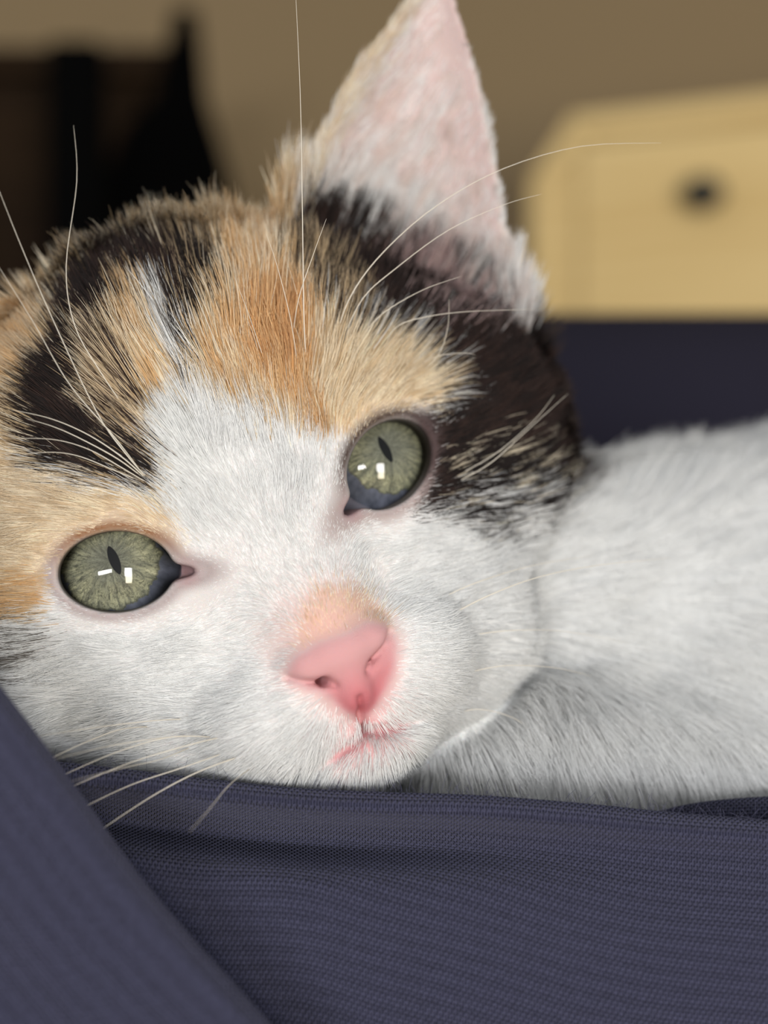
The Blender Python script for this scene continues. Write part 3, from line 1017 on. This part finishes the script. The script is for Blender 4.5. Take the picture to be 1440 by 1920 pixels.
def iris_material(name, seed, ox, oy):
    m = mat(name, lin(120, 122, 92), 0.6, 0.2)
    bs = m.node_tree.nodes['Principled BSDF']
    tc = nd(m, 'ShaderNodeTexCoord')
    sc = nd(m, 'ShaderNodeVectorMath', operation='SCALE')
    sc.inputs['Scale'].default_value = 1000.0
    lk(m, tc.outputs['Object'], sc.inputs[0])
    sp = nd(m, 'ShaderNodeSeparateXYZ')
    lk(m, sc.outputs[0], sp.inputs[0])

    def math_(op, a, b=None):
        n = nd(m, 'ShaderNodeMath', operation=op)
        for i, x in enumerate((a, b)):
            if x is None: continue
            if isinstance(x, (int, float)): n.inputs[i].default_value = x
            else: lk(m, x, n.inputs[i])
        return n.outputs[0]
    x, y = math_('SUBTRACT', sp.outputs[0], ox), math_('SUBTRACT', sp.outputs[1], oy)
    r = math_('SQRT', math_('ADD', math_('MULTIPLY', x, x), math_('MULTIPLY', y, y)))
    rs = math_('MAXIMUM', r, 0.05)
    cx, cy = math_('DIVIDE', x, rs), math_('DIVIDE', y, rs)

    def noise(ka, kr, detail, rough, dist=0.0):
        cv = nd(m, 'ShaderNodeCombineXYZ')
        lk(m, math_('MULTIPLY', cx, ka), cv.inputs[0])
        lk(m, math_('MULTIPLY', cy, ka), cv.inputs[1])
        lk(m, math_('ADD', math_('MULTIPLY', r, kr), seed), cv.inputs[2])
        n = nd(m, 'ShaderNodeTexNoise')
        n.inputs['Scale'].default_value = 1.0
        n.inputs['Detail'].default_value = detail
        n.inputs['Roughness'].default_value = rough
        n.inputs['Distortion'].default_value = dist
        lk(m, cv.outputs[0], n.inputs['Vector'])
        return n.outputs['Fac']

    def ramp(f, stops):
        n = nd(m, 'ShaderNodeValToRGB')
        e = n.color_ramp.elements
        while len(e) < len(stops): e.new(0.5)
        for el, (p, c) in zip(e, stops):
            el.position = p
            el.color = (*c, 1)
        lk(m, f, n.inputs[0])
        return n.outputs[0]

    def mixc(f, a, b, bt='MIX'):
        n = nd(m, 'ShaderNodeMix', data_type='RGBA', blend_type=bt)
        if isinstance(f, (int, float)): n.inputs[0].default_value = f
        else: lk(m, f, n.inputs[0])
        lk(m, a, n.inputs[6])
        lk(m, b, n.inputs[7])
        return n.outputs[2]
    fib = noise(9.0, 0.55, 5, 0.65, 0.6)
    green = ramp(fib, [(0.30, lin(60, 61, 52)), (0.45, lin(112, 113, 95)), (0.60, lin(148, 148, 120)), (0.75, lin(180, 177, 148))])
    inner = ramp(noise(6.0, 0.9, 4, 0.6, 0.5), [(0.35, lin(86, 86, 76)), (0.65, lin(124, 127, 112))])
    fi = math_('MINIMUM', math_('MAXIMUM', math_('DIVIDE', math_('SUBTRACT', r, 1.0), 2.6), 0.0), 1.0)
    c1 = mixc(fi, inner, green)
    # dark winding veins
    vein = noise(5.0, 1.1, 3, 0.5, 2.2)
    vm = math_('SUBTRACT', 1.0, math_('MINIMUM', math_('MULTIPLY', math_('ABSOLUTE', math_('SUBTRACT', vein, 0.5)), 26.0), 1.0))
    cv = nd(m, 'ShaderNodeRGB')
    cv.outputs[0].default_value = (*lin(52, 54, 44), 1)
    c2 = mixc(math_('MULTIPLY', vm, 0.85), c1, cv.outputs[0])
    # ragged rim: beyond it the blue-grey outer ring
    rag = math_('ADD', r, math_('MULTIPLY', math_('SUBTRACT', noise(3.4, 0.0, 3, 0.6), 0.5), 2.4))
    ring = ramp(noise(5, 0.6, 3, 0.5), [(0.3, lin(58, 62, 74)), (0.7, lin(94, 98, 112))])
    fr_ = math_('MINIMUM', math_('MAXIMUM', math_('MULTIPLY', math_('SUBTRACT', rag, 5.05), 7.0), 0.0), 1.0)
    edge_ = math_('SUBTRACT', 1.0, math_('MINIMUM', math_('MULTIPLY', math_('ABSOLUTE', math_('SUBTRACT', rag, 5.05)), 6.0), 1.0))
    c3 = mixc(fr_, c2, ring)
    c4 = mixc(math_('MULTIPLY', edge_, 0.7), c3, cv.outputs[0])
    lk(m, c4, bs.inputs['Base Color'])
    bp = nd(m, 'ShaderNodeBump')
    bp.inputs['Strength'].default_value = 0.6
    bp.inputs['Distance'].default_value = 0.00025
    lk(m, fib, bp.inputs['Height'])
    lk(m, bp.outputs[0], bs.inputs['Normal'])
    return m


PUPIL = {-1: (214, 1050), 1: (723, 842)}
TH0 = math.asin(6.7 / RE)


def lathe(prof, n=64):
    """profile (radius, height) -> verts and faces, axis z"""
    vs, fs = [], []
    for r, z in prof:
        for i in range(n):
            a = 2 * math.pi * i / n
            vs.append((r * math.cos(a), r * math.sin(a), z))
    for j in range(len(prof) - 1):
        for i in range(n):
            fs.append((j * n + i, j * n + (i + 1) % n, (j + 1) * n + (i + 1) % n, (j + 1) * n + i))
    return np.array(vs), fs


EYE_OBJ = {}
for s in (-1, 1):
    C = h2c(EYES[s][0])
    g = ray_sphere(PUPIL[s], C, 6.35) - C
    g /= np.linalg.norm(g)
    upc = HR @ np.array([0, 0, 1.0])
    upc = upc - g * (upc @ g)
    upc /= np.linalg.norm(upc)
    rt_ = np.cross(upc, g)
    M3 = np.eye(4)
    M3[:3, 0], M3[:3, 1], M3[:3, 2], M3[:3, 3] = rt_, upc, g, wpos(C)
    mw = Matrix(M3.tolist())
    mm = 0.001
    v, f_ = lathe([(RE * math.sin(t), RE * math.cos(t)) for t in np.linspace(TH0, math.pi - 1e-3, 40)])
    eye = mesh_obj('eye', v * mm, f_, M_sclera, KT)
    eye.matrix_parent_inverse = Matrix.Identity(4)
    eye.matrix_basis = mw
    z0 = RE * math.cos(TH0)
    rr = np.linspace(0.001, 6.7, 40)
    v, f_ = lathe([(r, z0 + 0.85 * (1 - (r / 6.7) ** 2)) for r in rr])
    lat_s = (HR @ EYES[s][2]) @ rt_
    ir = mesh_obj('iris', v * mm, [q[::-1] for q in f_], iris_material('eye_iris', 3.7 + s, 0.45 * np.sign(lat_s), 0.15), eye)
    # slit pupil
    n = 24
    hh, ww = 1.6, 0.52
    vs_ = [(0, 0, 0)]
    for i in range(2 * n):
        t = i / (2 * n) * 2 * math.pi
        y_, x_ = hh * math.sin(t), ww * math.cos(t) * abs(math.cos(t)) ** 0.35
        vs_.append((x_, y_, 0))
    vs_ = np.array(vs_)
    vs_[:, 2] = z0 + 0.85 * (1 - (vs_[:, 0] ** 2 + vs_[:, 1] ** 2) / 6.7 ** 2) + 0.04
    mesh_obj('pupil', vs_ * mm, [(0, 1 + i, 1 + (i + 1) % (2 * n)) for i in range(2 * n)], M_pupil, eye)
    v, f_ = lathe([((RE) * math.sin(t), RE * math.cos(t)) for t in np.linspace(0.0005, TH0 + 0.02, 48)])
    mesh_obj('cornea', v * mm * 1.001, [q[::-1] for q in f_], M_cornea, eye)
    EYE_OBJ[s] = eye

# ------------------------------------------------------------------ whiskers and long brow hairs, each its own part
M_whisk = mat('whisker', lin(240, 234, 222), 0.35, 0.5)
_t = nd(M_whisk, 'ShaderNodeBsdfTranslucent')
_t.inputs['Color'].default_value = (*lin(240, 234, 222), 1)
_m = nd(M_whisk, 'ShaderNodeMixShader')
_m.inputs[0].default_value = 0.4
lk(M_whisk, M_whisk.node_tree.nodes['Principled BSDF'].outputs[0], _m.inputs[1])
lk(M_whisk, _t.outputs[0], _m.inputs[2])
lk(M_whisk, _m.outputs[0], M_whisk.node_tree.nodes['Material Output'].inputs['Surface'])
bvh = BVHTree.FromPolygons(V.tolist(), Q.tolist())


def surf(px):
    d = Vector(((px[0] - 720) / F, 1, (960 - px[1]) / F)).normalized()
    h = bvh.ray_cast(Vector((0, 0, 0)), d)
    return np.array(h[0]) if h[0] is not None else np.array(d) * 160 / d[1]


def whisker(name, pxs, out, r0=0.075):
    """pxs: photo path root -> tip; out: how far (mm) the tip comes off the surface depth towards the camera (negative: away)"""
    P0 = surf(pxs[0])
    n = len(pxs)
    C = [P0]
    tot = np.cumsum([0] + [math.dist(pxs[i], pxs[i + 1]) for i in range(n - 1)])
    for i in range(1, n):
        C.append(px2cam(pxs[i][0], pxs[i][1], P0[1] - 1.4 - out * tot[i] / tot[-1]))
    C = np.array(C)
    C[0] = C[0] + (C[0] / np.linalg.norm(C[0])) * 0.5
    A = catmull(C, 26)
    tang = np.gradient(A, axis=0)
    tang /= np.linalg.norm(tang, axis=1, keepdims=True)
    sd = np.cross(tang, [0, 1, 0.2])
    sd /= np.linalg.norm(sd, axis=1, keepdims=True)
    up_ = np.cross(sd, tang)
    vs, fs = [], []
    for k in range(26):
        r = 0.85 * r0 * (1 - k / 25) ** 0.7 + 0.008
        for q in range(6):
            a = q * math.pi / 3
            vs.append(A[k] + r * (sd[k] * math.cos(a) + up_[k] * math.sin(a)))
    for k in range(25):
        for q in range(6):
            fs.append((k * 6 + q, k * 6 + (q + 1) % 6, (k + 1) * 6 + (q + 1) % 6, (k + 1) * 6 + q))
    fs.append(tuple(range(5, -1, -1)))
    fs.append(tuple(25 * 6 + q for q in range(6)))
    mesh_obj(name, wpos(np.array(vs)), fs, M_whisk, KT)


BROWS = [
    ([(575, 690), (570, 600), (567, 400), (563, 180), (552, -60)], 4, .075),
    ([(548, 640), (560, 560), (590, 470), (612, 410)], 3, .06),
    ([(628, 640), (655, 560), (712, 480), (810, 392), (935, 320), (1085, 275), (1240, 268)], 2, .075),
    ([(640, 640), (680, 560), (740, 505), (840, 432), (945, 384), (1015, 364)], 2, .065),
    ([(672, 640), (715, 590), (790, 545), (865, 518)], 2, .06),
    ([(715, 655), (745, 612), (800, 594), (880, 584), (1005, 580)], 2, .06),
    ([(790, 700), (825, 660), (840, 610), (842, 560)], 3, .05),
    ([(780, 690), (820, 668), (870, 662), (890, 665)], 2, .045),
    ([(284, 905), (235, 850), (180, 770), (95, 590), (35, 450), (-20, 310)], 5, .075),
    ([(276, 900), (215, 820), (130, 720), (60, 600), (-15, 480)], 5, .07),
    ([(238, 770), (190, 700), (140, 610), (124, 500), (144, 340), (138, 235)], 4, .065),
    ([(282, 905), (230, 858), (165, 815), (95, 785), (20, 768)], 3, .085),
    ([(274, 900), (220, 860), (150, 822), (100, 800), (50, 785)], 3, .08),
    ([(280, 908), (225, 875), (165, 842), (100, 824), (20, 822)], 3, .07),
    ([(270, 905), (210, 880), (150, 856), (100, 848), (40, 852)], 3, .065),
    ([(330, 690), (300, 640), (270, 570), (255, 530)], 3, .055),
    ([(430, 700), (395, 620), (370, 560), (350, 520)], 3, .055),
    ([(500, 690), (470, 600), (440, 520)], 3, .05),
    ([(560, 700), (545, 600), (520, 500), (500, 440)], 3, .05),
]
for p, o_, r in BROWS:
    whisker('brow_hair', p, o_, r)
WHISK = [
    ([(345, 1348), (280, 1352), (180, 1364), (66, 1381)], 9, .075),
    ([(285, 1362), (225, 1368), (160, 1392), (100, 1420), (40, 1452)], 12, .08),
    ([(355, 1380), (290, 1385), (200, 1400), (100, 1424)], 11, .065),
    ([(400, 1382), (320, 1382), (225, 1408), (128, 1449), (60, 1482)], 6, .07),
    ([(415, 1382), (350, 1398), (250, 1428), (146, 1470), (80, 1500)], 6, .075),
    ([(360, 1400), (300, 1424), (230, 1440), (130, 1466)], 14, .06),
    ([(420, 1412), (340, 1440), (250, 1470), (168, 1508), (110, 1540)], 6, .07),
    ([(450, 1418), (370, 1448), (290, 1490), (204, 1546), (150, 1585)], 6, .08),
    ([(470, 1440), (430, 1472), (390, 1520), (355, 1560)], 14, .05),
    ([(850, 1150), (920, 1115), (1010, 1082), (1120, 1060), (1260, 1046)], -8, .075),
    ([(830, 1120), (900, 1090), (1000, 1060), (1110, 1042)], -8, .06),
    ([(890, 1190), (960, 1182), (1060, 1184), (1180, 1206)], -10, .055),
    ([(880, 1260), (950, 1248), (1040, 1252), (1110, 1268)], -8, .055),
    ([(850, 1340), (900, 1330), (970, 1350), (1030, 1400)], -6, .05),
    ([(855, 905), (920, 868), (985, 810), (1065, 738)], -3, .06),
    ([(860, 890), (930, 850), (1000, 790), (1040, 740)], -3, .05),
]
for p, o_, r in WHISK:
    whisker('whisker', p, o_, r)
# ------------------------------------------------------------------ navy jersey blanket
M_navy = mat('navy_jersey', lin(40, 38, 49), 0.95, 0.05)
_n = nd(M_navy, 'ShaderNodeTexNoise')
_n.inputs['Scale'].default_value = 900
_b = nd(M_navy, 'ShaderNodeBump')
_b.inputs['Strength'].default_value = 0.5
_b.inputs['Distance'].default_value = 0.0004
lk(M_navy, _n.outputs['Fac'], _b.inputs['Height'])
lk(M_navy, _b.outputs[0], M_navy.node_tree.nodes['Principled BSDF'].inputs['Normal'])

M_under = mat('navy_jersey_backing', lin(57, 58, 79), 0.95, 0.05)
M_yarn = mat('navy_yarn', lin(74, 73, 104), 0.9, 0.1)
_at = nd(M_yarn, 'ShaderNodeAttribute', attribute_name='col')
lk(M_yarn, _at.outputs['Color'], M_yarn.node_tree.nodes['Principled BSDF'].inputs['Base Color'])
M_yarn.node_tree.nodes['Principled BSDF'].inputs['Sheen Weight'].default_value = 0.15

SEAT = -115.0
cu = np.array([-900, -500, -200, 0, 200, 380, 560, 720, 900, 1100, 1250, 1440, 1700, 2100, 2600], float)
crest = np.array([1420, 1420, 1424, 1432, 1450, 1470, 1487, 1494, 1500, 1515, 1530, 1545, 1565, 1590, 1600], float)
gro = np.array([.5, .5, .6, .8, 1, 1, 1, .8, .55, .25, .1, .05, 0, 0, 0])
rt = np.clip((cu - 1050) / 250, 0, 1)
grid = []
for i, u in enumerate(cu):
    x150 = (u - 720) / F * 150
    colpts = []
    for (y, z) in ((640, SEAT), (560, -60), (480, 34), (405, 50), (350, 40), (310, 5), (285, -30), (245, -45), (205, -45), (182, -43)):
        colpts.append((x150 * (1 + (y - 150) / 240), y, z))
    colpts.append((x150 * 1.08, 164, -38 + 7.3 * rt[i]))
    colpts.append((x150 * 1.03, 157, -32.8 - 0.8 * rt[i]))
    for dv, dep in ((0, 151), (22, 148.4), (58, 148.8 + 4.2 * gro[i]), (98, 148.0 + 7.0 * gro[i]), (165, 147.0 + 0.6 * gro[i])):
        colpts.append(tuple(px2cam(u, crest[i] + dv, dep)))
    k = 0.5 + 0.5 * math.sin(u * 0.004)
    for v, dep in ((1780, 145.4 + 0.8 * k), (1900, 145.0 + 0.6 * k), (2050, 146), (2350, 150)):
        colpts.append(tuple(px2cam(u, v, dep)))
    colpts.append((x150 * 1.0, 152, -92))
    colpts.append((x150 * 1.0, 146, SEAT))
    if i in (0, len(cu) - 1):
        colpts = [(p[0], p[1], SEAT) for p in colpts]
    grid.append(colpts)
grid = np.array(grid)                      # (cols, rows, 3)


def dense(G, nu, nv):
    A = catmull(G, nu)
    return catmull(np.swapaxes(A, 0, 1), nv).swapaxes(0, 1)


def grid_normals(S):
    du = np.gradient(S, axis=0)
    dv = np.gradient(S, axis=1)
    n = np.cross(du, dv)
    n /= np.linalg.norm(n, axis=-1, keepdims=True) + 1e-12
    return n


def bil(A, fu, fv):
    nu, nv = A.shape[:2]
    fu = np.clip(fu, 0, nu - 1.001)
    fv = np.clip(fv, 0, nv - 1.001)
    i, j = fu.astype(int), fv.astype(int)
    a, b = (fu - i)[:, None], (fv - j)[:, None]
    return A[i, j] * (1 - a) * (1 - b) + A[i + 1, j] * a * (1 - b) + A[i, j + 1] * (1 - a) * b + A[i + 1, j + 1] * a * b


def knit(name, S, ref_v, u_range, s_range, parent, sign, pw=0.56, pc=0.45, rad=0.082, warp=None):
    """yarn rows: real loops of yarn lying on the dense surface S, arc lengths measured from row ref_v"""
    nu, nv = S.shape[:2]
    N = grid_normals(S) * sign
    Lu = np.concatenate([[0], np.cumsum(np.linalg.norm(np.diff(S[:, ref_v], axis=0), axis=-1))])
    Lv = np.concatenate([np.zeros((nu, 1)), np.cumsum(np.linalg.norm(np.diff(S, axis=1), axis=-1), axis=1)], 1)
    Lv = Lv - Lv[:, ref_v:ref_v + 1]
    sg = np.linspace(s_range[0] - 2, s_range[1] + 2, 600)
    V = np.stack([np.interp(sg, Lv[i], np.arange(nv)) for i in range(nu)])     # (nu, 600)
    X0, X1 = np.interp(u_range, np.arange(nu), Lu)
    n_st = int((X1 - X0) / pw)
    ph = np.arange(n_st * 8 + 1) / 8 * 2 * math.pi
    pts, sizes, cols = [], [], []
    base = np.array(lin(57, 58, 79))
    for j in range(int((s_range[1] - s_range[0]) / pc)):
        jit = rng.normal(0, 0.018, len(ph)) + 0.05 * np.sin(ph * 0.02 + j * 0.3)
        X = X0 + pw * (ph / (2 * math.pi) + 0.5 * (j % 2)) + 0.19 * pw * np.sin(2 * ph)
        s = s_range[0] + pc * j + 0.62 * pc * np.cos(ph) + 0.22 * pc * np.sin(ph) + jit
        if warp is not None:
            s = s + warp(X, s)
        h = 0.16 + rad * 1.1 + 0.06 * np.cos(2 * ph) + 0.05 * np.sin(ph)
        fu = np.interp(X, Lu, np.arange(nu))
        fs_ = (s - sg[0]) / (sg[1] - sg[0])
        fv = bil(V[:, :, None], fu, fs_)[:, 0]
        P = bil(S, fu, fv) + bil(N, fu, fv) * h[:, None]
        ok = (s > sg[0]) & (s < sg[-1])
        if not ok.all():
            continue
        pts.append(P)
        sizes.append(len(P))
        c = base[None] * (1 + 0.13 * np.sin(ph * 0.011 + j * 1.7) + rng.normal(0, 0.10, len(ph)))[:, None]
        cols.append(np.concatenate([np.clip(c, 0.005, 1), np.ones((len(c), 1))], 1))
    pts = np.concatenate(pts)
    cols = np.concatenate(cols)
    o = curves_obj(name, wpos(pts), sizes, np.full(len(pts), rad * 0.001), cols, M_yarn, parent)
    o['kind'] = 'stuff'
    return o


NU, NV = 260, 330
row = lambda r: int(round(r / (grid.shape[1] - 1) * (NV - 1)))
S = dense(grid, NU, NV)
# the cloth gives way under the kitten
_kt = BVHTree.FromPolygons(V.tolist(), Q.tolist())
for i in range(NU):
    for j in range(NV):
        x, y, z = S[i, j]
        if y > 150.5 and -70 < x < 170 and y < 300 and j < row(12):
            h = _kt.ray_cast(Vector((x, y, -100)), Vector((0, 0, 1)))
            if h[0] is not None and h[0][2] - 0.6 < z:
                S[i, j, 2] = h[0][2] - 0.6
BL = mesh_obj('blanket', wpos(S.reshape(-1, 3)), grid_faces(NU, NV), M_navy)
BL.data.materials.append(M_under)
_fi = np.tile(np.arange(NV - 1), NU - 1)
BL.data.polygons.foreach_set('material_index', (_fi > row(9)).astype(np.int32))
tag(BL, 'navy blue knitted jersey blanket that the kitten lies on', 'blanket')
row = lambda r: int(round(r / (grid.shape[1] - 1) * (NV - 1)))
colf = lambda px: np.interp(px, cu, np.arange(len(cu)) / (len(cu) - 1) * (NU - 1))
sgn = 1.0 if grid_normals(S)[NU // 2, row(17)][1] < 0 else -1.0
knit('yarn_loops', S, row(12), (colf(-60), colf(1700)), (-24, 42), BL, sgn,
     warp=lambda X, s: 0.9 * np.sin(X * 0.055 + 0.6) * np.clip(s / 12, 0, 1.6))

# near fold, rolled over in front of the kitten's cheek
edge = np.array([(-420, 800), (-260, 980), (-120, 1150), (0, 1300), (65, 1385), (150, 1500), (250, 1640), (350, 1757), (430, 1843), (500, 1920), (600, 2030), (760, 2190), (950, 2400)], float)
tn = np.gradient(edge, axis=0)
tn /= np.linalg.norm(tn, axis=1, keepdims=True)
nrm = np.stack([-tn[:, 1], tn[:, 0]], 1)
fg = []
for (e, n2) in zip(edge, nrm):
    c = []
    for off, dep in ((260, 149), (120, 143.5), (40, 138.5), (8, 136.2), (0, 134.6), (6, 133.0), (28, 131.4), (70, 130.6), (140, 130.2), (260, 130.0), (420, 130.5), (650, 132.5), (900, 137)):
        q = e + n2 * off
        c.append(px2cam(q[0], q[1], dep))
    for off, dep, z in ((1000, 140, -95), (1050, 142, SEAT)):
        q = px2cam(*(e + n2 * off), dep)
        c.append(np.array([q[0], q[1], min(z, q[2])]) if z > SEAT else np.array([q[0], q[1], SEAT]))
    fg.append(c)
fg = np.array(fg)
FU, FV = 200, 200
SF = dense(fg, FU, FV)
SF[..., 1] += 0.35 * np.sin(SF[..., 0] * 0.5 + SF[..., 2] * 0.35)
FO = mesh_obj('fold', wpos(SF.reshape(-1, 3)), grid_faces(FU, FV), M_under, BL)
rowf = lambda r: int(round(r / (fg.shape[1] - 1) * (FV - 1)))
sgn = 1.0 if grid_normals(SF)[FU // 2, rowf(9)][1] < 0 else -1.0
colg = lambda i: i / (len(edge) - 1) * (FU - 1)
knit('yarn_loops', SF, rowf(4), (colg(2.2), colg(10.5)), (-4, 36), FO, sgn, pw=0.58, pc=0.47)

# loose fibres along the crest
nf = 700
fu = rng.uniform(colf(100), colf(1440), nf)
fv = row(12) + rng.uniform(-4, 5, nf)
P0 = bil(S, fu, fv)
Nn = bil(grid_normals(S), fu, fv) * (1.0 if grid_normals(S)[NU // 2, row(17)][1] < 0 else -1.0)
L = rng.uniform(0.3, 1.1, nf)[:, None]
d1 = Nn + rng.normal(0, 0.5, (nf, 3))
d2 = d1 + rng.normal(0, 0.8, (nf, 3))
pts = np.stack([P0, P0 + d1 * L * 0.5, P0 + (d1 + d2) * L * 0.5], 1).reshape(-1, 3)
cc = np.tile(np.array([*lin(70, 70, 92), 1.0]), (len(pts), 1))
o = curves_obj('loose_fibres', wpos(pts), [3] * nf, np.full(len(pts), 0.014e-3), cc, M_yarn, BL)
o['kind'] = 'stuff'

# the sofa under the blanket
M_sofa = mat('sofa_fabric', lin(70, 70, 84), 0.9, 0.1)
SO = empty('sofa', (0, 0.40, 0))
tag(SO, 'low grey sofa seat under the navy blanket', 'sofa')
zt = ZC + SEAT * 0.001
bm_obj('seat_cushion', box_bm((-0.55, -0.33, zt - 0.14), (0.55, 0.33, zt - 0.001), 0.02), M_sofa, SO)
bm_obj('base', box_bm((-0.56, -0.33, 0.10), (0.56, 0.34, zt - 0.142), 0.01), M_sofa, SO)
for sx in (-1, 1):
    for sy in (-1, 1):
        bm_obj('leg', box_bm((sx * 0.5 - 0.02, sy * 0.28 - 0.02, 0), (sx * 0.5 + 0.02, sy * 0.28 + 0.02, 0.1), 0.004), M_darkwood, SO)
